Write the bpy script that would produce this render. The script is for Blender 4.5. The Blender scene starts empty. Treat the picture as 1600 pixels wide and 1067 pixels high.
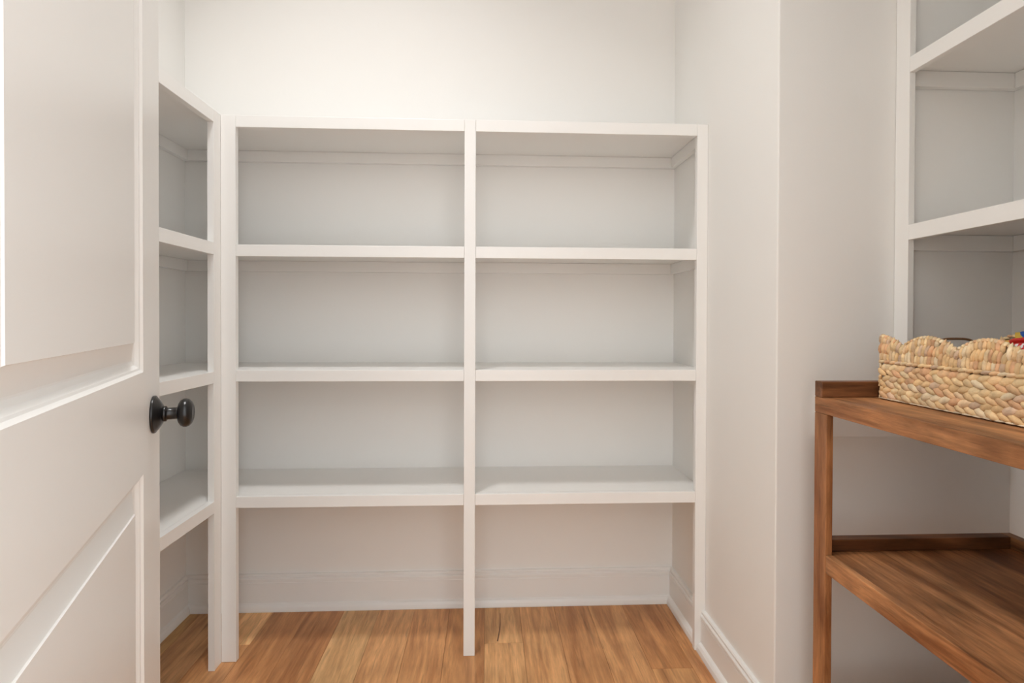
import bpy, bmesh, math, random
from mathutils import Matrix, Vector
random.seed(7)
S = bpy.context.scene
COL = S.collection

# ------------------------------------------------------------------ camera
F_PX, CY, YAW, PITCH, ROLL, H = 850.0, 506.26, 0.046, 0.0092, 0.0032, 1.06
cd = bpy.data.cameras.new('camera'); cam = bpy.data.objects.new('camera', cd); COL.objects.link(cam)
cd.sensor_width = 36.0; cd.sensor_fit = 'HORIZONTAL'; cd.lens = F_PX / 1600 * 36.0
cd.shift_y = (CY - 533.5) / 1600.0; cd.clip_start = 0.02
r0 = Vector((math.cos(YAW), -math.sin(YAW), 0)); h0 = Vector((math.sin(YAW), math.cos(YAW), 0)); up = Vector((0, 0, 1))
fw = h0 * math.cos(PITCH) - up * math.sin(PITCH); u0 = up * math.cos(PITCH) + h0 * math.sin(PITCH)
right = r0 * math.cos(ROLL) - u0 * math.sin(ROLL) * -1
upv = u0 * math.cos(ROLL) - r0 * math.sin(ROLL)
M = Matrix((right, upv, -fw)).transposed().to_4x4(); M.translation = Vector((0, 0, H))
cam.matrix_world = M
S.camera = cam

# ------------------------------------------------------------------ world, lights, exposure
S.view_settings.view_transform = 'Standard'; S.view_settings.look = 'None'
S.view_settings.gamma = 1.0; S.view_settings.use_curve_mapping = False
S.view_settings.exposure = 0.0
W = bpy.data.worlds.new('world'); S.world = W; W.use_nodes = True
W.node_tree.nodes['Background'].inputs[0].default_value = (0.95, 0.972, 0.985, 1)
W.node_tree.nodes['Background'].inputs[1].default_value = 2.95

def area(name, loc, size, power, color, target=None):
    d = bpy.data.lights.new(name, 'AREA'); d.shape = 'DISK'; d.size = size; d.energy = power; d.color = color
    o = bpy.data.objects.new(name, d); COL.objects.link(o); o.location = loc
    if target: o.rotation_euler = (Vector(target) - Vector(loc)).to_track_quat('-Z', 'Y').to_euler()
    return o
CEIL = 3.05
lamp = area('pantry_ceiling_lamp', (-0.45, 1.06, CEIL - 0.075), 0.30, 9.2, (0.99, 0.985, 0.985))
lamp.data.spread = math.radians(118)
area('hall_lamp', (0.30, -1.3, 2.1), 0.5, 2.0, (1.0, 0.98, 0.96), (0.0, 1.6, 1.2))

# ------------------------------------------------------------------ materials
def mat(name, base, rough=0.5, spec=0.5):
    m = bpy.data.materials.new(name); m.use_nodes = True
    b = m.node_tree.nodes['Principled BSDF']
    b.inputs['Base Color'].default_value = (*base, 1); b.inputs['Roughness'].default_value = rough
    b.inputs['Specular IOR Level'].default_value = spec
    return m, m.node_tree, b
def node(nt, t, **kw):
    n = nt.nodes.new(t)
    for k, v in kw.items(): setattr(n, k, v)
    return n
def paint(name, base, rough, spec, scale, bump):
    m, nt, b = mat(name, base, rough, spec)
    tc = node(nt, 'ShaderNodeTexCoord'); nz = node(nt, 'ShaderNodeTexNoise')
    nz.inputs['Scale'].default_value = scale; nz.inputs['Detail'].default_value = 3
    nt.links.new(tc.outputs['Object'], nz.inputs['Vector'])
    bp = node(nt, 'ShaderNodeBump'); bp.inputs['Strength'].default_value = bump; bp.inputs['Distance'].default_value = 0.002
    nt.links.new(nz.outputs['Fac'], bp.inputs['Height']); nt.links.new(bp.outputs['Normal'], b.inputs['Normal'])
    return m
WHITE = (0.905, 0.890, 0.858)
M_wall = paint('wall_paint', WHITE, 0.75, 0.3, 260, 0.06)
M_ceil = paint('ceiling_paint', (0.91, 0.90, 0.885), 0.9, 0.2, 200, 0.1)
M_trim = paint('trim_paint', (0.905, 0.892, 0.862), 0.38, 0.5, 60, 0.03)
M_door = paint('door_paint', (0.905, 0.892, 0.862), 0.33, 0.5, 90, 0.05)
M_dark, _, _ = mat('oil_rubbed_bronze', (0.012, 0.011, 0.011), 0.28, 0.6)
M_dark.node_tree.nodes['Principled BSDF'].inputs['Metallic'].default_value = 0.3
M_metal, _, _ = mat('steel', (0.5, 0.48, 0.45), 0.35); M_metal.node_tree.nodes['Principled BSDF'].inputs['Metallic'].default_value = 1
M_emit = bpy.data.materials.new('lamp_diffuser'); M_emit.use_nodes = True
M_emit.node_tree.nodes['Principled BSDF'].inputs['Emission Color'].default_value = (1, .95, .9, 1)
M_emit.node_tree.nodes['Principled BSDF'].inputs['Emission Strength'].default_value = 4

def wood(name, dark, light, rough, axis='Y', objcol=False, stretch=14, blotch=0.35, streak=0.5, bump=0.15, fib=4.0, fibdark=.72):
    """grain in object space, long direction = axis; optional per-object tint"""
    m, nt, b = mat(name, light, rough, 0.4)
    tc = node(nt, 'ShaderNodeTexCoord'); oi = node(nt, 'ShaderNodeObjectInfo')
    off = node(nt, 'ShaderNodeVectorMath', operation='SCALE'); off.inputs[0].default_value = (7.1, 13.3, 5.7)
    nt.links.new(oi.outputs['Random'], off.inputs['Scale'])
    add = node(nt, 'ShaderNodeVectorMath', operation='ADD')
    nt.links.new(tc.outputs['Object'], add.inputs[0]); nt.links.new(off.outputs[0], add.inputs[1])
    mp = node(nt, 'ShaderNodeMapping')
    sc = [stretch] * 3; sc['XYZ'.index(axis)] = 1.0; mp.inputs['Scale'].default_value = sc
    nt.links.new(add.outputs[0], mp.inputs['Vector'])
    wv = node(nt, 'ShaderNodeTexNoise'); wv.inputs['Scale'].default_value = 2.2; wv.inputs['Detail'].default_value = 5; wv.inputs['Distortion'].default_value = 1.2
    fine = node(nt, 'ShaderNodeTexNoise'); fine.inputs['Scale'].default_value = 14; fine.inputs['Detail'].default_value = 6; fine.inputs['Roughness'].default_value = 0.7
    blo = node(nt, 'ShaderNodeTexNoise'); blo.inputs['Scale'].default_value = 1.3; blo.inputs['Detail'].default_value = 2
    for n in (wv, fine, blo): nt.links.new(mp.outputs[0], n.inputs['Vector'])
    nt.links.new(add.outputs[0], blo.inputs['Vector']); blo.inputs['Scale'].default_value = 7
    r1 = node(nt, 'ShaderNodeValToRGB'); r1.color_ramp.elements[0].position = 0.33; r1.color_ramp.elements[1].position = 0.62
    r1.color_ramp.elements[0].color = (*dark, 1); r1.color_ramp.elements[1].color = (*light, 1)
    nt.links.new(wv.outputs['Fac'], r1.inputs[0])
    r2 = node(nt, 'ShaderNodeMapRange'); r2.inputs[1].default_value = 0.3; r2.inputs[2].default_value = 0.7; r2.inputs[3].default_value = 1 - streak * .5; r2.inputs[4].default_value = 1 + streak * .25
    nt.links.new(fine.outputs['Fac'], r2.inputs[0])
    r3 = node(nt, 'ShaderNodeMapRange'); r3.inputs[1].default_value = 0.3; r3.inputs[2].default_value = 0.7; r3.inputs[3].default_value = 1 - blotch; r3.inputs[4].default_value = 1 + blotch * .6
    nt.links.new(blo.outputs['Fac'], r3.inputs[0])
    mu = node(nt, 'ShaderNodeMath', operation='MULTIPLY'); nt.links.new(r2.outputs[0], mu.inputs[0]); nt.links.new(r3.outputs[0], mu.inputs[1])
    vm = node(nt, 'ShaderNodeVectorMath', operation='SCALE'); nt.links.new(r1.outputs[0], vm.inputs[0]); nt.links.new(mu.outputs[0], vm.inputs['Scale'])
    fb = node(nt, 'ShaderNodeTexNoise'); fb.inputs['Scale'].default_value = 30; fb.inputs['Detail'].default_value = 3; fb.inputs['Distortion'].default_value = .4
    mp2 = node(nt, 'ShaderNodeMapping'); sc2 = [fib] * 3; sc2['XYZ'.index(axis)] = .22; mp2.inputs['Scale'].default_value = sc2
    nt.links.new(add.outputs[0], mp2.inputs['Vector']); nt.links.new(mp2.outputs[0], fb.inputs['Vector'])
    r4 = node(nt, 'ShaderNodeMapRange'); r4.inputs[1].default_value = .60; r4.inputs[2].default_value = .72; r4.inputs[3].default_value = 1; r4.inputs[4].default_value = fibdark
    nt.links.new(fb.outputs['Fac'], r4.inputs[0])
    vf = node(nt, 'ShaderNodeVectorMath', operation='SCALE'); nt.links.new(vm.outputs[0], vf.inputs[0]); nt.links.new(r4.outputs[0], vf.inputs['Scale'])
    last = vf.outputs[0]
    if objcol:
        v2 = node(nt, 'ShaderNodeVectorMath', operation='MULTIPLY'); nt.links.new(last, v2.inputs[0]); nt.links.new(oi.outputs['Color'], v2.inputs[1]); last = v2.outputs[0]
    nt.links.new(last, b.inputs['Base Color'])
    bp = node(nt, 'ShaderNodeBump'); bp.inputs['Strength'].default_value = bump; bp.inputs['Distance'].default_value = 0.001
    nt.links.new(fine.outputs['Fac'], bp.inputs['Height']); nt.links.new(bp.outputs['Normal'], b.inputs['Normal'])
    return m
M_floor = wood('hickory_floor', (0.53, 0.262, 0.112), (0.80, 0.455, 0.215), 0.42, 'Y', True, 11, 0.15, 0.42, 0.08, 3.2, .74)
M_rackY = wood('stained_wood_lengthwise', (0.24, 0.088, 0.030), (0.56, 0.262, 0.108), 0.45, 'Y', False, 9, 0.38, 0.8, 0.3, 5, .6)
M_rackX = wood('stained_wood_crosswise', (0.10, 0.035, 0.012), (0.26, 0.105, 0.040), 0.45, 'X', False, 9, 0.35, 0.7, 0.25, 5, .6)
M_rackZ = wood('stained_wood_upright', (0.24, 0.088, 0.030), (0.50, 0.225, 0.09), 0.45, 'Z', False, 9, 0.3, 0.7, 0.25, 5, .6)

# ------------------------------------------------------------------ mesh helpers
def put(name, bm, m, parent=None, smooth=False):
    me = bpy.data.meshes.new(name); bmesh.ops.recalc_face_normals(bm, faces=bm.faces); bm.to_mesh(me); bm.free()
    if m: me.materials.append(m)
    if smooth:
        for p in me.polygons: p.use_smooth = True
    o = bpy.data.objects.new(name, me); COL.objects.link(o)
    if parent is not None: o.parent = parent
    return o
def box(bm, x0, x1, y0, y1, z0, z1, bev=0.0):
    t = bmesh.new()
    r = bmesh.ops.create_cube(t, size=1.0)
    for v in t.verts:
        v.co = Vector(((x0 + x1) / 2 + v.co.x * (x1 - x0), (y0 + y1) / 2 + v.co.y * (y1 - y0), (z0 + z1) / 2 + v.co.z * (z1 - z0)))
    if bev: bmesh.ops.bevel(t, geom=list(t.edges), offset=bev, segments=2, affect='EDGES', profile=0.5)
    me = bpy.data.meshes.new('tmp'); t.to_mesh(me); t.free(); bm.from_mesh(me); bpy.data.meshes.remove(me)
    return bm
def B(name, dims, m, parent=None, bev=0.0012):
    """box part; dims in world coordinates, parents sit at the origin of their own frame"""
    return put(name, box(bmesh.new(), *dims, bev), m, parent)
def thing(name, label, cat, loc=(0, 0, 0), rz=0, group=None):
    o = bpy.data.objects.new(name, None); COL.objects.link(o); o.location = loc; o.rotation_euler = (0, 0, rz)
    o.empty_display_size = 0.05
    o['label'] = label; o['category'] = cat
    if group: o['group'] = group
    return o
def struct(o): o['kind'] = 'structure'; return o
def lathe(bm, prof, axis_m, n=40):
    """prof: (radius, height) list, revolved about local z then transformed"""
    rings = []
    for r, h in prof:
        if r < 1e-6: rings.append([bm.verts.new(axis_m @ Vector((0, 0, h)))])
        else: rings.append([bm.verts.new(axis_m @ Vector((r * math.cos(2 * math.pi * k / n), r * math.sin(2 * math.pi * k / n), h))) for k in range(n)])
    for a, b in zip(rings, rings[1:]):
        for k in range(n):
            k2 = (k + 1) % n
            if len(a) == 1 and len(b) == 1: continue
            if len(a) == 1: bm.faces.new((a[0], b[k2], b[k]))
            elif len(b) == 1: bm.faces.new((a[k], a[k2], b[0]))
            else: bm.faces.new((a[k], a[k2], b[k2], b[k]))
def tube(bm, pts, rad, n=10):
    rings = []
    for i, p in enumerate(pts):
        d = (pts[min(i + 1, len(pts) - 1)] - pts[max(i - 1, 0)]).normalized()
        a = d.orthogonal().normalized() if i == 0 else (prev - d * prev.dot(d)).normalized()
        prev = a; b = d.cross(a)
        rr = rad[i] if isinstance(rad, list) else rad
        rings.append([bm.verts.new(p + (a * math.cos(2 * math.pi * k / n) + b * math.sin(2 * math.pi * k / n)) * rr) for k in range(n)])
    for a, b in zip(rings, rings[1:]):
        for k in range(n): bm.faces.new((a[k], a[(k + 1) % n], b[(k + 1) % n], b[k]))
    bm.faces.new(rings[0]); bm.faces.new(rings[-1])

# ------------------------------------------------------------------ room dimensions (metres, from the fit)
XL, XR, XA = -1.0884, 0.7015, 1.2965           # left wall, right wall, alcove right wall
YB, YW, YF0 = 2.0177, 1.2867, 0.26             # back wall, alcove back wall, inner face of front wall
T = 0.12
DX0, DX1, DH = -0.318, 0.462, 2.45             # doorway opening
PROF = [(0, 0), (.030, 0), (.030, .005), (.0275, .015), (.022, .023), (.0145, .027), (.0145, .098), (.012, .1005),
        (.012, .103), (.0165, .1045), (.0165, .113), (.0145, .1155), (.0105, .1165), (.0105, .119), (.0125, .1205), (.0125, .1245), (.009, .128), (0, .128)]

struct(B('wall_back', (XL - T, XR, YB, YB + T, 0, CEIL), M_wall, bev=0))
struct(B('wall_left', (XL - T, XL, YF0 - T, YB, 0, CEIL), M_wall, bev=0))
struct(B('wall_right', (XR, XA + T, YW, YB + T, 0, CEIL), M_wall, bev=0.003))
struct(B('wall_alcove', (XA, XA + T, YF0 - T, YW, 0, CEIL), M_wall, bev=0))
bm = bmesh.new()
box(bm, XL, DX0 - .02, YF0 - T, YF0, 0, CEIL); box(bm, DX1 + .02, XA, YF0 - T, YF0, 0, CEIL); box(bm, DX0 - .02, DX1 + .02, YF0 - T, YF0, DH + .02, CEIL)
struct(put('wall_front', bm, M_wall))
struct(B('wall_light_block', (-.72, -.60, -2.2, YF0 - T - .001, 0, 2.74), M_wall, bev=0))  # unseen wall added left of the camera to cut light through the doorway
struct(B('ceiling', (XL - T, XA + T, YF0 - T, YB + T, CEIL, CEIL + .05), M_ceil, bev=0))

# floor: slab with boards
floor = struct(B('floor', (XL - T, XA + T, -2.2, YB + T, -0.06, -0.018), M_floor, bev=0))
floor.color = (0.4, 0.35, 0.3, 1)
X0, PW = -0.0059, 0.127
joints = {-7: [1.795, .85], -6: [.62], -5: [1.05], -4: [.42], -3: [1.35], -2: [.75], -1: [1.28, .4], 0: [1.77, .9], 1: [.66], 2: [1.18], 3: [.5], 4: [1.62, .8], 5: [1.1]}
tint = {(-7, 0): (1.42, 1.50, 1.45), (-7, 1): (.92, .82, .72), (-6, 0): (.93, .80, .68), (-5, 0): (.80, .66, .55), (-4, 0): (1.06, 1.12, 1.08), (-3, 0): (1.02, .97, .90),
        (-2, 0): (1.00, .90, .80), (-1, 0): (.88, .78, .68), (0, 0): (1.04, 1.06, 1.0), (0, 1): (1.05, 1.05, .98), (1, 0): (1.02, .97, .88), (2, 0): (.94, .84, .74), (3, 0): (1.0, .93, .84), (4, 0): (.90, .77, .65), (4, 1): (1.04, .99, .9), (5, 0): (.95, .84, .74)}
for k in range(-9, 11):
    xa, xb = X0 + PW * k, X0 + PW * (k + 1)
    xa, xb = max(xa, XL - T + .02), min(xb, XA + T - .02)
    if xb - xa < .01: continue
    if xa < XR < xb:                # board ripped along the right wall
        o = B('floorboard', (XR + .0003, xb - .0003, -2.2, YW - .001, -.018, 0), M_floor, floor, 0.0007); o.color = (.95, .85, .75, 1)
        xb = XR
    far = YB - .001 if xb <= XR else YW - .001
    js = [far] + [j for j in joints.get(k, [random.uniform(.5, 1.1)]) if j < far - .2] + [-.62, -2.2]
    for i, (a, b) in enumerate(zip(js, js[1:])):
        o = B('floorboard', (xa + .0003, xb - .0003, b + .0003, a - .0003, -.018, 0), M_floor, floor, 0.0007)
        c = tint.get((k, i)) or tuple(random.uniform(.88, 1.06) * q for q in (1, .93, .85))
        o.color = (*c, 1)
# dark mineral streak in one board
bm = bmesh.new()
tube(bm, [Vector((.0375 + .012 * t + .004 * math.sin(3 * t), 1.78 + .17 * t, .0)) for t in [i / 8 for i in range(9)]], [.0022 * (1 - .6 * i / 8) for i in range(9)], 6)
for v in bm.verts: v.co.z = v.co.z * .12
M_knot, _, _ = mat('dark_mineral_streak', (.10, .035, .015), .6)
put('mineral_streak', bm, M_knot, floor)

def baseboard(name, p0, p1, n, m0, m1):
    """p0->p1 along wall at floor, n = normal into the room; m0/m1 mitre factors"""
    p0, p1, n = Vector((*p0, 0)), Vector((*p1, 0)), Vector((*n, 0)); d = (p1 - p0).normalized()
    bm = bmesh.new(); A = []; Bv = []
    for dd, z in PROF:
        A.append(bm.verts.new(p0 + n * dd + d * dd * m0 + up * (z + .0005))); Bv.append(bm.verts.new(p1 + n * dd - d * dd * m1 + up * (z + .0005)))
    k = len(PROF)
    for i in range(k): bm.faces.new((A[i], A[(i + 1) % k], Bv[(i + 1) % k], Bv[i]))
    bm.faces.new(A); bm.faces.new(Bv)
    return struct(put(name, bm, M_trim))
YFR, YPB = 1.704, 1.7235                         # front plane of back unit, rear of its posts
baseboard('baseboard_back', (XL, YB), (XR, YB), (0, -1), 1, 1)
baseboard('baseboard_left', (XL, YF0), (XL, YB), (1, 0), 0, 1)
baseboard('baseboard_right_inner', (XR, YPB + .001), (XR, YB), (-1, 0), 0, 1)
baseboard('baseboard_right', (XR, YW), (XR, YFR - .0008), (-1, 0), -1, 0)
baseboard('baseboard_alcove', (XR, YW), (XA, YW), (0, -1), -1, 0)

# doorway lining and casings
bm = bmesh.new()
box(bm, DX0 - .019, DX0, YF0 - T, YF0, 0, DH, .001); box(bm, DX1, DX1 + .019, YF0 - T, YF0, 0, DH, .001); box(bm, DX0 - .019, DX1 + .019, YF0 - T, YF0, DH, DH + .019, .001)
struct(put('trim_1', bm, M_trim))
bm = bmesh.new()
box(bm, DX0 - .10, DX0 - .024, YF0 + .0005, YF0 + .017, 0, DH + .09, .002); box(bm, DX1 + .006, DX1 + .095, YF0 + .0005, YF0 + .017, 0, DH + .09, .002); box(bm, DX0 - .024, DX1 + .006, YF0 + .0005, YF0 + .017, DH + .006, DH + .09, .002)
struct(put('trim_2', bm, M_trim))

# ------------------------------------------------------------------ shelf levels
LV = [(1.644, 1.6805), (1.2498, 1.2858), (0.865, 0.8996), (0.4756, 0.5108)]
BT, CT, CH = 0.019, 0.018, 0.038
NZ = 0.019
# back unit
back = thing('shelving_unit', 'wide white built-in pantry shelving with eight open bays along the back wall', 'shelf', (0, YFR, 0))
def BB(name, dims, par, m=M_trim, bev=.0012, root=back):
    """box given in world coordinates, stored in the frame of its thing"""
    o = B(name, dims, m, par, bev); base = root.matrix_world.translation if False else Vector(root.location)
    for v in o.data.vertices: v.co -= base
    return o
XLC, XLI, XM1, XM2, XRI = -.8136, -.7693, -.0713, -.036, .6667
ZT = LV[0][1]
BB('post', (XLC + .0001, XLI, YFR, YFR + NZ, .0008, ZT), back, bev=.0007)
BB('post', (XM1, XM2, YFR, YFR + NZ, .0008, ZT), back)
BB('post', (XRI, XR - .0003, YFR, YFR + NZ, .0008, ZT), back)
for zb, zt in LV:
    bm = box(bmesh.new(), XLC + .0001, XR - .0006, YFR + NZ + .0003, YB - .0005, zt - BT, zt, .0)
    sh = put('shelf', bm, M_trim, back)
    for v in sh.data.vertices: v.co.y -= YFR
    for a, b in ((XLI, XM1), (XM2, XRI)):
        BB('edge_strip', (a + .0003, b - .0003, YFR + .0002, YFR + NZ, zb, zt), sh)
    BB('cleat', (XLC + .0001, XR - .001, YB - CT, YB - .0005, zt - BT - CH, zt - BT - .0004), back, bev=.0004)
    BB('cleat', (XR - CT, XR - .0008, YPB + .001, YB - CT - .0004, zt - BT - CH, zt - BT - .0004), back)

# left unit
YL0 = YF0 + .004
left = thing('shelving_unit', 'narrow white built-in shelving on the left wall, half hidden behind the open door', 'shelf', (XLC, YFR, 0))
def LB(n, d, par): return BB(n, d, par, root=left, bev=.0006)
YLP = 1.6618
for a, b in ((YLP, YFR - .0001), (.98, 1.018), (YL0 + .001, YL0 + .041)):
    LB('post', (XLC - NZ, XLC, a, b, .0008, ZT), left)
for zb, zt in LV:
    bm = box(bmesh.new(), XL + .0008, XLC - NZ - .0003, YL0, YFR, zt - BT, zt, .0)
    box(bm, XL + .0008, XLC - .0003, YFR, YB - .0006, zt - BT, zt, .0)
    sh = put('shelf', bm, M_trim, left)
    for v in sh.data.vertices: v.co -= Vector(left.location)
    LB('edge_strip', (XLC - NZ, XLC, 1.0184, YLP - .0003, zb, zt), sh); LB('edge_strip', (XLC - NZ, XLC, YL0 + .0414, .9796, zb, zt), sh)
    LB('cleat', (XL + .0008, XL + CT, YL0, YB - .0008, zt - BT - CH, zt - BT - .0004), left)
    LB('cleat', (XL + CT + .0001, XLC, YB - CT, YB - .0008, zt - BT - CH, zt - BT - .0004), left)

# right unit (upper shelves over the rack)
XF, YF2, XRW = .9935, 1.243, XA
rt = thing('shelving_unit', 'white built-in upper shelving in the right alcove above the basket', 'shelf', (XF, YW, .90))
def RB(n, d, par): return BB(n, d, par, root=rt)
LV2 = [(2.038, 2.0745), LV[0], LV[1]]
ZP = 2.0745
ledger = RB('ledger_board', (.80, XRW - .0008, YW - .020, YW - .0008, .779, .884), rt)
RB('post', (XF, XF + .015, YF2, YW - .0008, .8848, ZP), rt)
RB('post', (XF, XF + .015, YL0 + .001, YL0 + .041, .8848, ZP), rt)
RB('ledger_board', (.80, XRW - .0008, YL0 - .003, YL0 + .041, .772, .884), rt)
for zb, zt in LV2:
    sh = RB('shelf', (XF + .0155, XRW - .0008, YL0 + .0, YW - .0008, zt - BT, zt), rt)
    RB('edge_strip', (XF, XF + .015, YL0 + .0415, YF2 - .0003, zb, zt), sh)
    RB('cleat', (XF + .0155, XRW - .0008, YW - CT, YW - .001, zt - BT - CH, zt - BT - .0004), rt)
    RB('cleat', (XRW - CT, XRW - .001, YL0, YW - CT - .0004, zt - BT - CH, zt - BT - .0004), rt)

# ------------------------------------------------------------------ the open door
E = Vector((-.583, .9965)); DD = Vector((-.35562, .93463)); ND = Vector((DD.y, -DD.x))  # free edge, hinge->edge, room-side normal
DW, DTH, DTOP = .773, .035, 2.435
hinge = E - DD * DW
door = bpy.data.objects.new('door_1', None)
# local frame: x along door (0 at hinge), y = depth behind the face, z up
def door_mesh():
    bm = bmesh.new()
    ST = .128
    panels = [(DW - .645 + 0, DW - ST, .975, 2.435 - ST), (DW - .645, DW - ST, .235, .815)]
    st = [(0, 0), (.004, .0035), (.007, .0045), (.012, .0095), (.018, .0115), (.0205, .0115), (.047, .0035), (.048, .0015)]  # inset, depth
    for side in (0, 1):
        def Y(d): return d if side == 0 else DTH - d
        # face pieces around panels: grid
        x0, x1 = panels[0][0], panels[0][1]
        xs = [0, x0, x1, DW]; zs = [.012, panels[1][2], panels[1][3], panels[0][2], panels[0][3], DTOP]
        for i in range(3):
            for j in range(5):
                if i == 1 and j in (1, 3): continue
                bm.faces.new([bm.verts.new((xs[i + a], Y(0), zs[j + c])) for a, c in ((0, 0), (1, 0), (1, 1), (0, 1))])
        for a0, a1, z0, z1 in panels:
            rings = []
            for ins, dep in st:
                rings.append([bm.verts.new((q, Y(dep), w)) for q, w in ((a0 + ins, z0 + ins), (a1 - ins, z0 + ins), (a1 - ins, z1 - ins), (a0 + ins, z1 - ins))])
            for r, s in zip(rings, rings[1:]):
                for k in range(4): bm.faces.new((r[k], r[(k + 1) % 4], s[(k + 1) % 4], s[k]))
            bm.faces.new(rings[-1])
    for (xa, za), (xb, zb) in (((0, .012), (DW, .012)), ((DW, .012), (DW, DTOP)), ((DW, DTOP), (0, DTOP)), ((0, DTOP), (0, .012))):
        bm.faces.new([bm.verts.new(q) for q in ((xa, 0, za), (xb, 0, zb), (xb, DTH, zb), (xa, DTH, za))])
    bmesh.ops.remove_doubles(bm, verts=bm.verts, dist=.00005)
    return bm
me = bpy.data.meshes.new('door_1'); bm = door_mesh(); bmesh.ops.recalc_face_normals(bm, faces=bm.faces); bm.to_mesh(me); bm.free(); me.materials.append(M_door)
door = bpy.data.objects.new('door_1', me); COL.objects.link(door); struct(door)
# local x -> DD, local y -> -ND (into the door), z up
DM = Matrix(((DD.x, -ND.x, 0, hinge.x), (DD.y, -ND.y, 0, hinge.y), (0, 0, 1, 0), (0, 0, 0, 1)))
door.matrix_world = DM
KX, KZ = DW - .056, .897
def kmat(side):
    s = -1 if side == 0 else 1
    y0 = 0 if side == 0 else DTH
    return Matrix(((1, 0, 0, KX), (0, 0, s, y0), (0, 1, 0, KZ), (0, 0, 0, 1)))
for side in (0, 1):
    km = kmat(side)
    bm = bmesh.new(); lathe(bm, [(0, .0002), (.0312, .0002), (.0318, .002), (.0312, .0042), (.0300, .0052), (.0292, .0055), (.0255, .0085), (.0200, .0122), (.0150, .0148), (.0138, .0152), (0, .0152)], km)
    kn = put('door_knob', bm, M_dark, door, True); kn['label'] = 'black round door knob on a round rose'
    bm = bmesh.new(); lathe(bm, [(0, .0153), (.0128, .0153), (.0132, .0165), (.0130, .0195), (.0108, .0205), (.0100, .0215), (.0100, .0345), (.0112, .0362), (0, .0362)], km)
    put('knob_shank', bm, M_dark, kn, True)
    pr = [(0, .0355), (.0105, .0355), (.0165, .0372), (.0215, .0405), (.0242, .0450), (.0245, .0490), (.0228, .0535), (.0190, .0572), (.0150, .0592), (.0135, .0597), (.0125, .0590), (.0100, .0586), (0, .0586)]
    bm = bmesh.new(); lathe(bm, pr, km, 48); put('knob_head', bm, M_dark, kn, True)
for zc in (.25, 1.2, 2.2):
    bm = bmesh.new(); tube(bm, [Vector((-.004, -.004, zc - .045)), Vector((-.004, -.004, zc + .045))], .0065, 12)
    put('hinge', bm, M_dark, door, True)
bm = box(bmesh.new(), DW + .0002, DW + .0015, .006, DTH - .006, KZ - .03, KZ + .03, 0); put('latch_plate', bm, M_dark, door)

# ------------------------------------------------------------------ ceiling light fixture
cl = thing('ceiling_light', 'round flush white ceiling lamp over the pantry floor', 'lamp', (-.45, 1.06, CEIL))
bm = bmesh.new(); lathe(bm, [(0, -.0005), (.17, -.0005), (.17, -.02), (.155, -.025), (.15, -.02), (0, -.02)], Matrix.Identity(4)); put('rim', bm, M_trim, cl, True)
bm = bmesh.new(); lathe(bm, [(.149, -.0205), (.145, -.035), (.11, -.050), (.06, -.056), (0, -.058)], Matrix.Identity(4)); put('diffuser', bm, M_emit, cl, True)

# ------------------------------------------------------------------ wooden rack
XT, XTR, RY0, RY1 = .728, 1.235, .36, 1.175
rack = thing('storage_rack', 'brown stained wooden open rack with raised back rails standing in the right alcove', 'rack', (XT, RY1, 0))
def KB(n, d, par, m, bev=.0015):
    return BB(n, d, par, m, bev, rack)
zTt, zTb, zG, zSt, zSb = .8913, .8569, .9258, .5534, .5160
LT, LD = .015, .043
for (xa, xb) in ((XT, XT + LT), (XTR - LT, XTR)):
    for ya, yb in ((RY1 - LD, RY1), (RY0, RY0 + LD)):
        KB('leg', (xa, xb, ya, yb, .001, zTb - .0004), rack, M_rackZ)
KB('top_board', (XT + .0215, XTR, RY0, RY1, zTb + .012, zTt), rack, M_rackY)
KB('front_rail', (XT, XT + .021, RY0, RY1, zTb, zTt), rack, M_rackY)
ng = .026
def rails(z0, z1, x0, yend, inner=0):
    KB('end_rail', (x0, XTR - ng - .0004 if not inner else XTR - LT - .0004 - (ng - LT), RY1 - ng, RY1 - .0003, z0, z1), rack, M_rackX)
    KB('end_rail', (x0, XTR - ng - .0004, RY0 + .0003, RY0 + ng, z0, z1), rack, M_rackX)
KB('end_rail', (XT, XTR - ng - .0004, RY1 - ng, RY1, zTt + .0003, zG), rack, M_rackX)
KB('end_rail', (XT, XTR - ng - .0004, RY0, RY0 + ng, zTt + .0003, zG), rack, M_rackX)
KB('back_rail', (XTR - ng, XTR, RY0, RY1, zTt + .0003, zG), rack, M_rackY)
for st_, sb_ in ((zSt, zSb), (.205, .168)):
    KB('shelf_board', (XT + LT + .0005, XTR - LT - .0005, RY0 + .0005, RY1 - .0005, sb_ + .012, st_), rack, M_rackY)
    KB('shelf_rail', (XT, XT + LT, RY0 + LD + .0004, RY1 - LD - .0004, sb_, st_ + .0015), rack, M_rackY)
    KB('end_rail', (XT + LT + .0006, 1.1615, RY1 - ng, RY1 - .0006, st_ + .0003, st_ + .027), rack, M_rackX)
    KB('end_rail', (XT + LT + .0006, 1.1615, RY0 + .0006, RY0 + ng, st_ + .0003, st_ + .027), rack, M_rackX)
    KB('back_rail', (1.162, 1.184, RY0 + .0006, RY1 - .0006, st_ + .0003, st_ + .027), rack, M_rackY)

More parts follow.
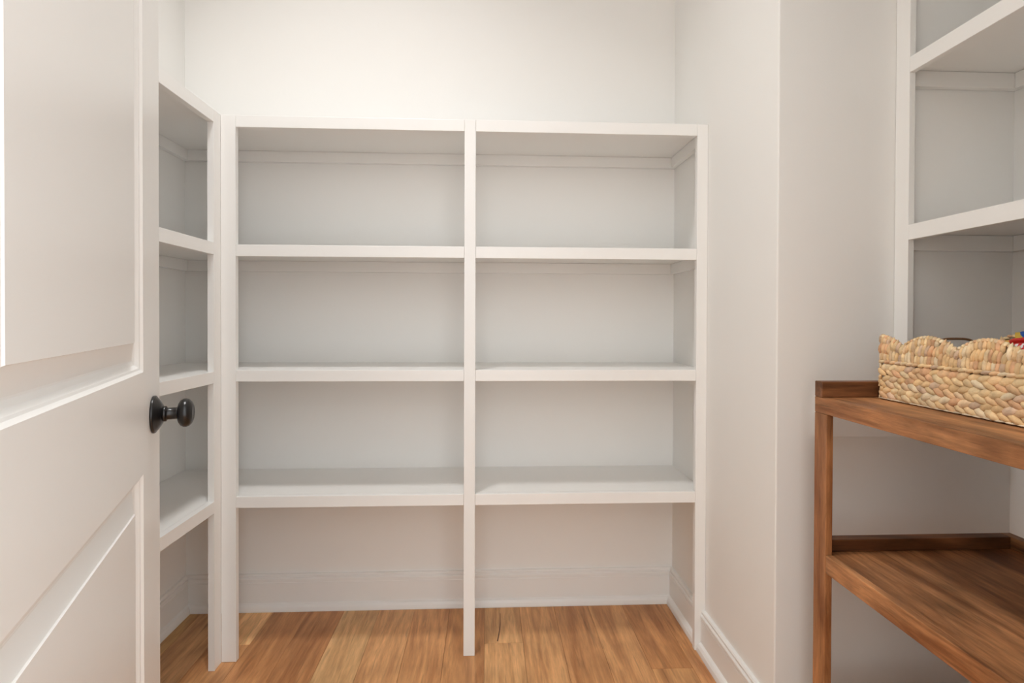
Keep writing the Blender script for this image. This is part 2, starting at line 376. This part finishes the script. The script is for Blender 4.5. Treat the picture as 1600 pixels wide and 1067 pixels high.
# ------------------------------------------------------------------ woven basket
M_reed, nt, b = mat('water_hyacinth', (.72, .47, .25), .6, .3)
at = node(nt, 'ShaderNodeAttribute', attribute_name='tint'); tc = node(nt, 'ShaderNodeTexCoord')
nz = node(nt, 'ShaderNodeTexNoise'); nz.inputs['Scale'].default_value = 420; nz.inputs['Detail'].default_value = 2
nt.links.new(tc.outputs['Object'], nz.inputs['Vector'])
nz2 = node(nt, 'ShaderNodeTexNoise'); nz2.inputs['Scale'].default_value = 70; nz2.inputs['Detail'].default_value = 2; nt.links.new(tc.outputs['Object'], nz2.inputs['Vector'])
mr = node(nt, 'ShaderNodeMapRange'); mr.inputs[1].default_value = .3; mr.inputs[2].default_value = .7; mr.inputs[3].default_value = .78; mr.inputs[4].default_value = 1.12
nt.links.new(nz2.outputs['Fac'], mr.inputs[0])
vm = node(nt, 'ShaderNodeVectorMath', operation='SCALE'); nt.links.new(at.outputs['Color'], vm.inputs[0]); nt.links.new(mr.outputs[0], vm.inputs['Scale'])
nt.links.new(vm.outputs[0], b.inputs['Base Color'])
bp = node(nt, 'ShaderNodeBump'); bp.inputs['Strength'].default_value = .5; bp.inputs['Distance'].default_value = .001
nt.links.new(nz.outputs['Fac'], bp.inputs['Height']); nt.links.new(bp.outputs['Normal'], b.inputs['Normal'])

REED = [(.90, .63, .34), (.88, .60, .31), (.93, .71, .43), (.86, .56, .31), (.90, .65, .40), (.76, .55, .38), (.91, .62, .34), (.84, .50, .28), (.96, .78, .52), (.94, .72, .42), (.90, .66, .37)]
class Reed:
    """collects twisted leaf lobes into one mesh with a colour per lobe"""
    def __init__(s): s.v, s.f, s.c = [], [], []
    def lobe(s, c, d, n, L, w, t, twist=0.0, tip=1.0, col=None):
        """c centre, d long direction, n outward normal; L,w,t full length, width, thickness"""
        d = d.normalized(); n = (n - d * n.dot(d)).normalized(); w_ = d.cross(n)
        base = len(s.v); N, K = 6, 8
        prof = [(.0, .12), (.12, .62), (.34, .98), (.62, .96), (.86, .58), (1.0, .10)]
        for (q, r) in prof:
            pc = c + d * (q - .5) * L + n * (t * .22 * math.sin(math.pi * q))
            for k in range(K):
                a = 2 * math.pi * k / K + twist * (q - .5)
                s.v.append(pc + w_ * (math.cos(a) * r * w / 2) + n * (math.sin(a) * r * t / 2))
        cc = col or random.choice(REED); g = random.uniform(.82, 1.08)
        cc = tuple(q * g for q in cc)
        for i in range(len(prof) - 1):
            for k in range(K):
                s.f.append((base + i * K + k, base + i * K + (k + 1) % K, base + (i + 1) * K + (k + 1) % K, base + (i + 1) * K + k)); s.c.append(cc)
        s.f.append(tuple(base + k for k in range(K))); s.c.append(cc); s.f.append(tuple(base + (len(prof) - 1) * K + k for k in range(K))); s.c.append(cc)
    def strip(s, quad, col):
        base = len(s.v); s.v += quad; s.f.append(tuple(range(base, base + len(quad)))); s.c.append(col)
    def build(s, name, parent):
        me = bpy.data.meshes.new(name); me.from_pydata([tuple(q) for q in s.v], [], s.f)
        ca = me.color_attributes.new('tint', 'FLOAT_COLOR', 'CORNER')
        for p_, c in zip(me.polygons, s.c):
            p_.use_smooth = True
            for li in p_.loop_indices: ca.data[li].color = (*c, 1)
        me.materials.append(M_reed)
        o = bpy.data.objects.new(name, me); COL.objects.link(o); o.parent = parent
        return o
BX0, BX1, BY0, BY1, BZ = .840, 1.148, .628, 1.140, zTt + .001
basket = thing('woven_basket', 'natural woven seagrass basket with a scalloped rim standing on top of the wooden rack', 'basket', (BX0, BY1, BZ))
org = Vector((BX0, BY1, BZ))
RC = .012
def perim(inset=0.0):
    """closed path of the basket wall with rounded corners: returns function s -> (point, tangent, normal), length"""
    x0, x1, y0, y1 = BX0 + inset, BX1 - inset, BY0 + inset, BY1 - inset; r = RC
    segs = []
    segs.append(('l', Vector((x0, y1 - r, 0)), Vector((x0, y0 + r, 0))))
    segs.append(('a', Vector((x0 + r, y0 + r, 0)), math.pi, 1.5 * math.pi))
    segs.append(('l', Vector((x0 + r, y0, 0)), Vector((x1 - r, y0, 0))))
    segs.append(('a', Vector((x1 - r, y0 + r, 0)), 1.5 * math.pi, 2 * math.pi))
    segs.append(('l', Vector((x1, y0 + r, 0)), Vector((x1, y1 - r, 0))))
    segs.append(('a', Vector((x1 - r, y1 - r, 0)), 0, .5 * math.pi))
    segs.append(('l', Vector((x1 - r, y1, 0)), Vector((x0 + r, y1, 0))))
    segs.append(('a', Vector((x0 + r, y1 - r, 0)), .5 * math.pi, math.pi))
    lens = [(g[2] - g[1]).length if g[0] == 'l' else r * math.pi / 2 for g in segs]
    tot = sum(lens)
    def f(s):
        s = s % tot
        for g, L in zip(segs, lens):
            if s <= L or g is segs[-1]:
                q = min(1, s / L)
                if g[0] == 'l':
                    d = (g[2] - g[1]).normalized(); return g[1] + (g[2] - g[1]) * q, d, Vector((d.y, -d.x, 0))
                a = g[2] + (g[3] - g[2]) * q; n = Vector((math.cos(a), math.sin(a), 0)); return g[1] + n * r, Vector((-n.y, n.x, 0)), n
            s -= L
    return f, tot
# f runs: front side towards the camera, near end, back side, far end
Pf, TOT = perim(.006)
def zz(v, z): return Vector((v.x, v.y, z)) - Vector((BX0, BY1, 0))
# solid inner lining wall + bottom
body_h = .076
braids = 3
bh = (body_h - .004) / braids
for i in range(braids):
    R = Reed(); zc = .003 + bh * (i + .5); N = int(TOT / .0205); off = random.random()
    for k in range(N):
        for row in (0, 1):
            s = (k + off + .5 * row) * TOT / N; p_, d, n = Pf(s)
            sl = .42 if row else -.42          # chevron
            dz = bh * (.235 if row else -.235)
            dirv = d + up * (sl + random.uniform(-.08, .08))
            R.lobe(zz(p_, zc + dz) + n * random.uniform(-.0008, .0018), dirv, n, .0325 * random.uniform(.88, 1.15), bh * .60 * random.uniform(.85, 1.2), .0085, random.uniform(-.5, .5))
    R.build('braid', basket)
# twisted cord under the scallops
R = Reed(); N = int(TOT / .0150)
for k in range(N):
    p_, d, n = Pf(k * TOT / N)
    R.lobe(zz(p_, body_h + .0038) + n * .002, d + up * .22, n, .0235, .0078, .0085, .8)
R.build('rim_cord', basket)
# thin pale base cord
R = Reed(); N = int(TOT / .020)
for k in range(N):
    p_, d, n = Pf(k * TOT / N + .004)
    R.lobe(zz(p_, .0020) + n * .0015, d + up * random.uniform(-.06, .06), n, .026, .0036, .006, .3, col=(.80, .66, .48))
R.build('base_cord', basket)
# scalloped border: vertical lobes, height follows the scallop
PER = .1275
def scal(s, side_len, s0, n_per, phase):
    u_ = (s - s0) / side_len * n_per + phase
    return .5 - .5 * math.cos(2 * math.pi * u_)     # 0 valley .. 1 peak
front_len = BY1 - BY0 - .012 - 2 * RC; end_len = BX1 - BX0 - .012 - 2 * RC; arc = RC * math.pi / 2
def rim_h(s):
    s = s % TOT
    # valleys of the front side at y = 1.07, .943, .815, .688
    p_, d, n = Pf(s)
    if abs(n.x) > .5:
        v = abs(math.cos(math.pi * (1.07 - p_.y) / PER))               # 1 in the valley
        return .0300 + .0225 * (1 - v * v) ** .42
    q = min(1, abs(p_.x - (BX0 + BX1) / 2) / ((BX1 - BX0) / 2))       # end sides dip towards the handle
    return .022 + .031 * min(1, max(0, (q - .50) / .44)) ** 1.3
z0 = body_h + .0065
R = Reed(); N = int(TOT / .0082)
for k in range(N):
    s = k * TOT / N; h = rim_h(s) ; p_, d, n = Pf(s)
    rows = 3 if h > .047 else 2
    rh = h / rows
    for j in range(rows):
        q = s + (.0041 if j % 2 else 0) + random.uniform(-.0006, .0006); pj, dj, nj = Pf(q)
        lean = random.uniform(-.16, .16) + (.30 if j % 2 else .12)
        last_ = j == rows - 1
        R.lobe(zz(pj, z0 + rh * (j + .5)) + nj * (.0012 if j % 2 else 0) + nj * random.uniform(-.0006, .0012), up + dj * lean, nj, rh * 1.75 if not last_ else rh * 1.45, .0094 * random.uniform(.85, 1.12), .0095, random.uniform(-.5, .5))
R.build('scalloped_border', basket)
# edge wrap running along the scalloped top
R = Reed(); N = int(TOT / .0078)
for k in range(N):
    s = k * TOT / N; p_, d, n = Pf(s); z1 = z0 + rim_h(s); z2 = z0 + rim_h(s + .006)
    dirv = (Pf(s + .006)[0] - p_); dirv.z = z2 - z1
    acr = (n * 1.0 + dirv.normalized() * .55)
    R.lobe(zz(p_, z1 - .002), acr, up + n * .2, .0135, .0092, .0075, .2)
R.build('rim_wrap', basket)
# lining and bottom; wall coloured dark as shade in the gaps between lobes
R = Reed(); Pi, TI = perim(.0105)
NS = 120
for k in range(NS):
    s0_, s1_ = k * TI / NS, (k + 1) * TI / NS
    a, b_ = Pi(s0_)[0], Pi(s1_)[0]; ha, hb = z0 + rim_h(s0_ * TOT / TI) - .006, z0 + rim_h(s1_ * TOT / TI) - .006
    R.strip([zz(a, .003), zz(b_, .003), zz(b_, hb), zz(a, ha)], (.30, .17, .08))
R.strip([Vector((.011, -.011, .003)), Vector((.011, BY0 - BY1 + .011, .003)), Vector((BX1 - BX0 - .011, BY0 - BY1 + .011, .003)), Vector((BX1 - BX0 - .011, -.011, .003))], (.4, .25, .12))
R.build('lining', basket)
# loop handles at both ends (thin brown rattan wrap)
M_ratt, _, _ = mat('brown_rattan', (.22, .11, .05), .5)
for yy, sg in ((-.006, 1), (BY0 - BY1 + .006, -1)):
    cxh = .176; pts = []
    for i in range(25):
        a = math.pi * i / 24
        c_, s_ = math.cos(a), math.sin(a)
        pts.append(Vector((cxh - .050 * math.copysign(abs(c_) ** .6, c_), yy, .098 + .0300 * abs(s_) ** .75)))
    bm = bmesh.new(); tube(bm, pts, .0026, 8)
    for px in (cxh - .042, cxh + .042):      # binding rings
        tube(bm, [Vector((px - .002, yy, .106)), Vector((px + .002, yy, .114))], .0044, 8)
    put('handle', bm, M_ratt, basket, True)

# ------------------------------------------------------------------ snack bags in the basket
def stripe_mat(name, cols, scale, angle, band):
    m, nt, b = mat(name, cols[0], .28, .6)
    tc = node(nt, 'ShaderNodeTexCoord'); mp = node(nt, 'ShaderNodeMapping'); mp.inputs['Rotation'].default_value = (0, 0, angle)
    nt.links.new(tc.outputs['Object'], mp.inputs['Vector'])
    wv = node(nt, 'ShaderNodeTexWave', wave_type='BANDS', bands_direction='X'); wv.inputs['Scale'].default_value = scale; wv.inputs['Distortion'].default_value = .6; wv.inputs['Detail'].default_value = 0
    nt.links.new(mp.outputs[0], wv.inputs['Vector'])
    r = node(nt, 'ShaderNodeValToRGB'); r.color_ramp.interpolation = 'CONSTANT'
    r.color_ramp.elements[0].color = (*cols[0], 1); r.color_ramp.elements[1].position = .5; r.color_ramp.elements[1].color = (*cols[1], 1)
    nt.links.new(wv.outputs['Fac'], r.inputs[0])
    # plain coloured end band along the seal (object y)
    sp = node(nt, 'ShaderNodeSeparateXYZ'); nt.links.new(tc.outputs['Object'], sp.inputs[0])
    gt = node(nt, 'ShaderNodeMath', operation='GREATER_THAN'); gt.inputs[1].default_value = band[0]; nt.links.new(sp.outputs['Y'], gt.inputs[0])
    mx = node(nt, 'ShaderNodeMix', data_type='RGBA'); nt.links.new(gt.outputs[0], mx.inputs['Factor']); nt.links.new(r.outputs[0], mx.inputs['A'])
    nz = node(nt, 'ShaderNodeTexNoise'); nz.inputs['Scale'].default_value = 30; nt.links.new(tc.outputs['Object'], nz.inputs['Vector'])
    r2 = node(nt, 'ShaderNodeValToRGB'); r2.color_ramp.interpolation = 'CONSTANT'; r2.color_ramp.elements[0].color = (*band[1], 1); r2.color_ramp.elements[1].position = .56; r2.color_ramp.elements[1].color = (*band[2], 1)
    nt.links.new(nz.outputs['Fac'], r2.inputs[0]); nt.links.new(r2.outputs[0], mx.inputs['B'])
    nt.links.new(mx.outputs['Result'], b.inputs['Base Color'])
    return m
def bag(name, label, loc, rot, L, Wd, Tk, m, seed):
    rnd = random.Random(seed); bm = bmesh.new(); nx, ny = 16, 22
    ph = [rnd.uniform(0, 6) for _ in range(8)]
    g = {}
    for sgn in (1, -1):
        for i in range(nx + 1):
            for j in range(ny + 1):
                u, v = i / nx * 2 - 1, j / ny * 2 - 1
                e = (1 - abs(u) ** 3.0) * (1 - abs(v) ** 3.5)
                border = i in (0, nx) or j in (0, ny)
                if border and sgn == -1: continue
                wr = .0035 * math.sin(9 * u + ph[0] + 3 * v) * (.3 + abs(v)) + .003 * math.sin(14 * v + ph[1] + 5 * u) + .002 * math.sin(23 * u + 11 * v + ph[2])
                z = 0 if border else sgn * (Tk / 2 * max(0, e) ** .55 + wr * e)
                x = u * Wd / 2 * (1 - .07 * (1 - v * v) + .04 * v * v); y = v * L / 2
                z += .004 * math.sin(6 * u + ph[3]) * abs(v) ** 4
                g[(i, j, sgn)] = bm.verts.new((x, y, z))
    def G(i, j, s): return g[(i, j, s)] if (i, j, s) in g else g[(i, j, 1)]
    for sgn in (1, -1):
        for i in range(nx):
            for j in range(ny): bm.faces.new((G(i, j, sgn), G(i + 1, j, sgn), G(i + 1, j + 1, sgn), G(i, j + 1, sgn)))
    # crimped end seals
    for v in (-1, 1):
        row = [G(i, 0 if v < 0 else ny, 1) for i in range(nx + 1)]
        ext = [bm.verts.new(q.co + Vector((0, v * .012, .0012 * (-1) ** i))) for i, q in enumerate(row)]
        for i in range(nx): bm.faces.new((row[i], row[i + 1], ext[i + 1], ext[i]))
    o = put(name, bm, m, None, True); o.location = loc; o.rotation_euler = rot; o['label'] = label; o['category'] = 'bag'
    return o
M_bag1 = stripe_mat('red_white_stripes', ((.62, .012, .02), (.85, .80, .80)), 27, .45, (.038, (.60, .02, .015), (.80, .42, .06)))
M_bag2 = stripe_mat('blue_foil', ((.01, .09, .42), (.01, .07, .36)), 18, .3, (-.02, (.01, .10, .45), (.75, .50, .06)))
def stand(o, loc, tilt, turn, roll=0.0):
    o.matrix_world = Matrix.Translation(loc) @ Matrix.Rotation(turn, 4, 'Z') @ Matrix.Rotation(tilt, 4, 'Y') @ Matrix.Rotation(roll, 4, 'X') @ Matrix(((0, 0, -1, 0), (-1, 0, 0, 0), (0, 1, 0, 0), (0, 0, 0, 1)))
stand(bag('snack_bag', 'red and white striped snack bag standing in the woven basket', (0, 0, 0), (0, 0, 0), .092, .19, .040, M_bag1, 3), (.952, .900, .981), .42, 0, -.16)
stand(bag('snack_bag', 'blue snack bag behind the striped one in the basket', (0, 0, 0), (0, 0, 0), .105, .15, .032, M_bag2, 9), (1.045, .958, .981), .18, 0, -.10)
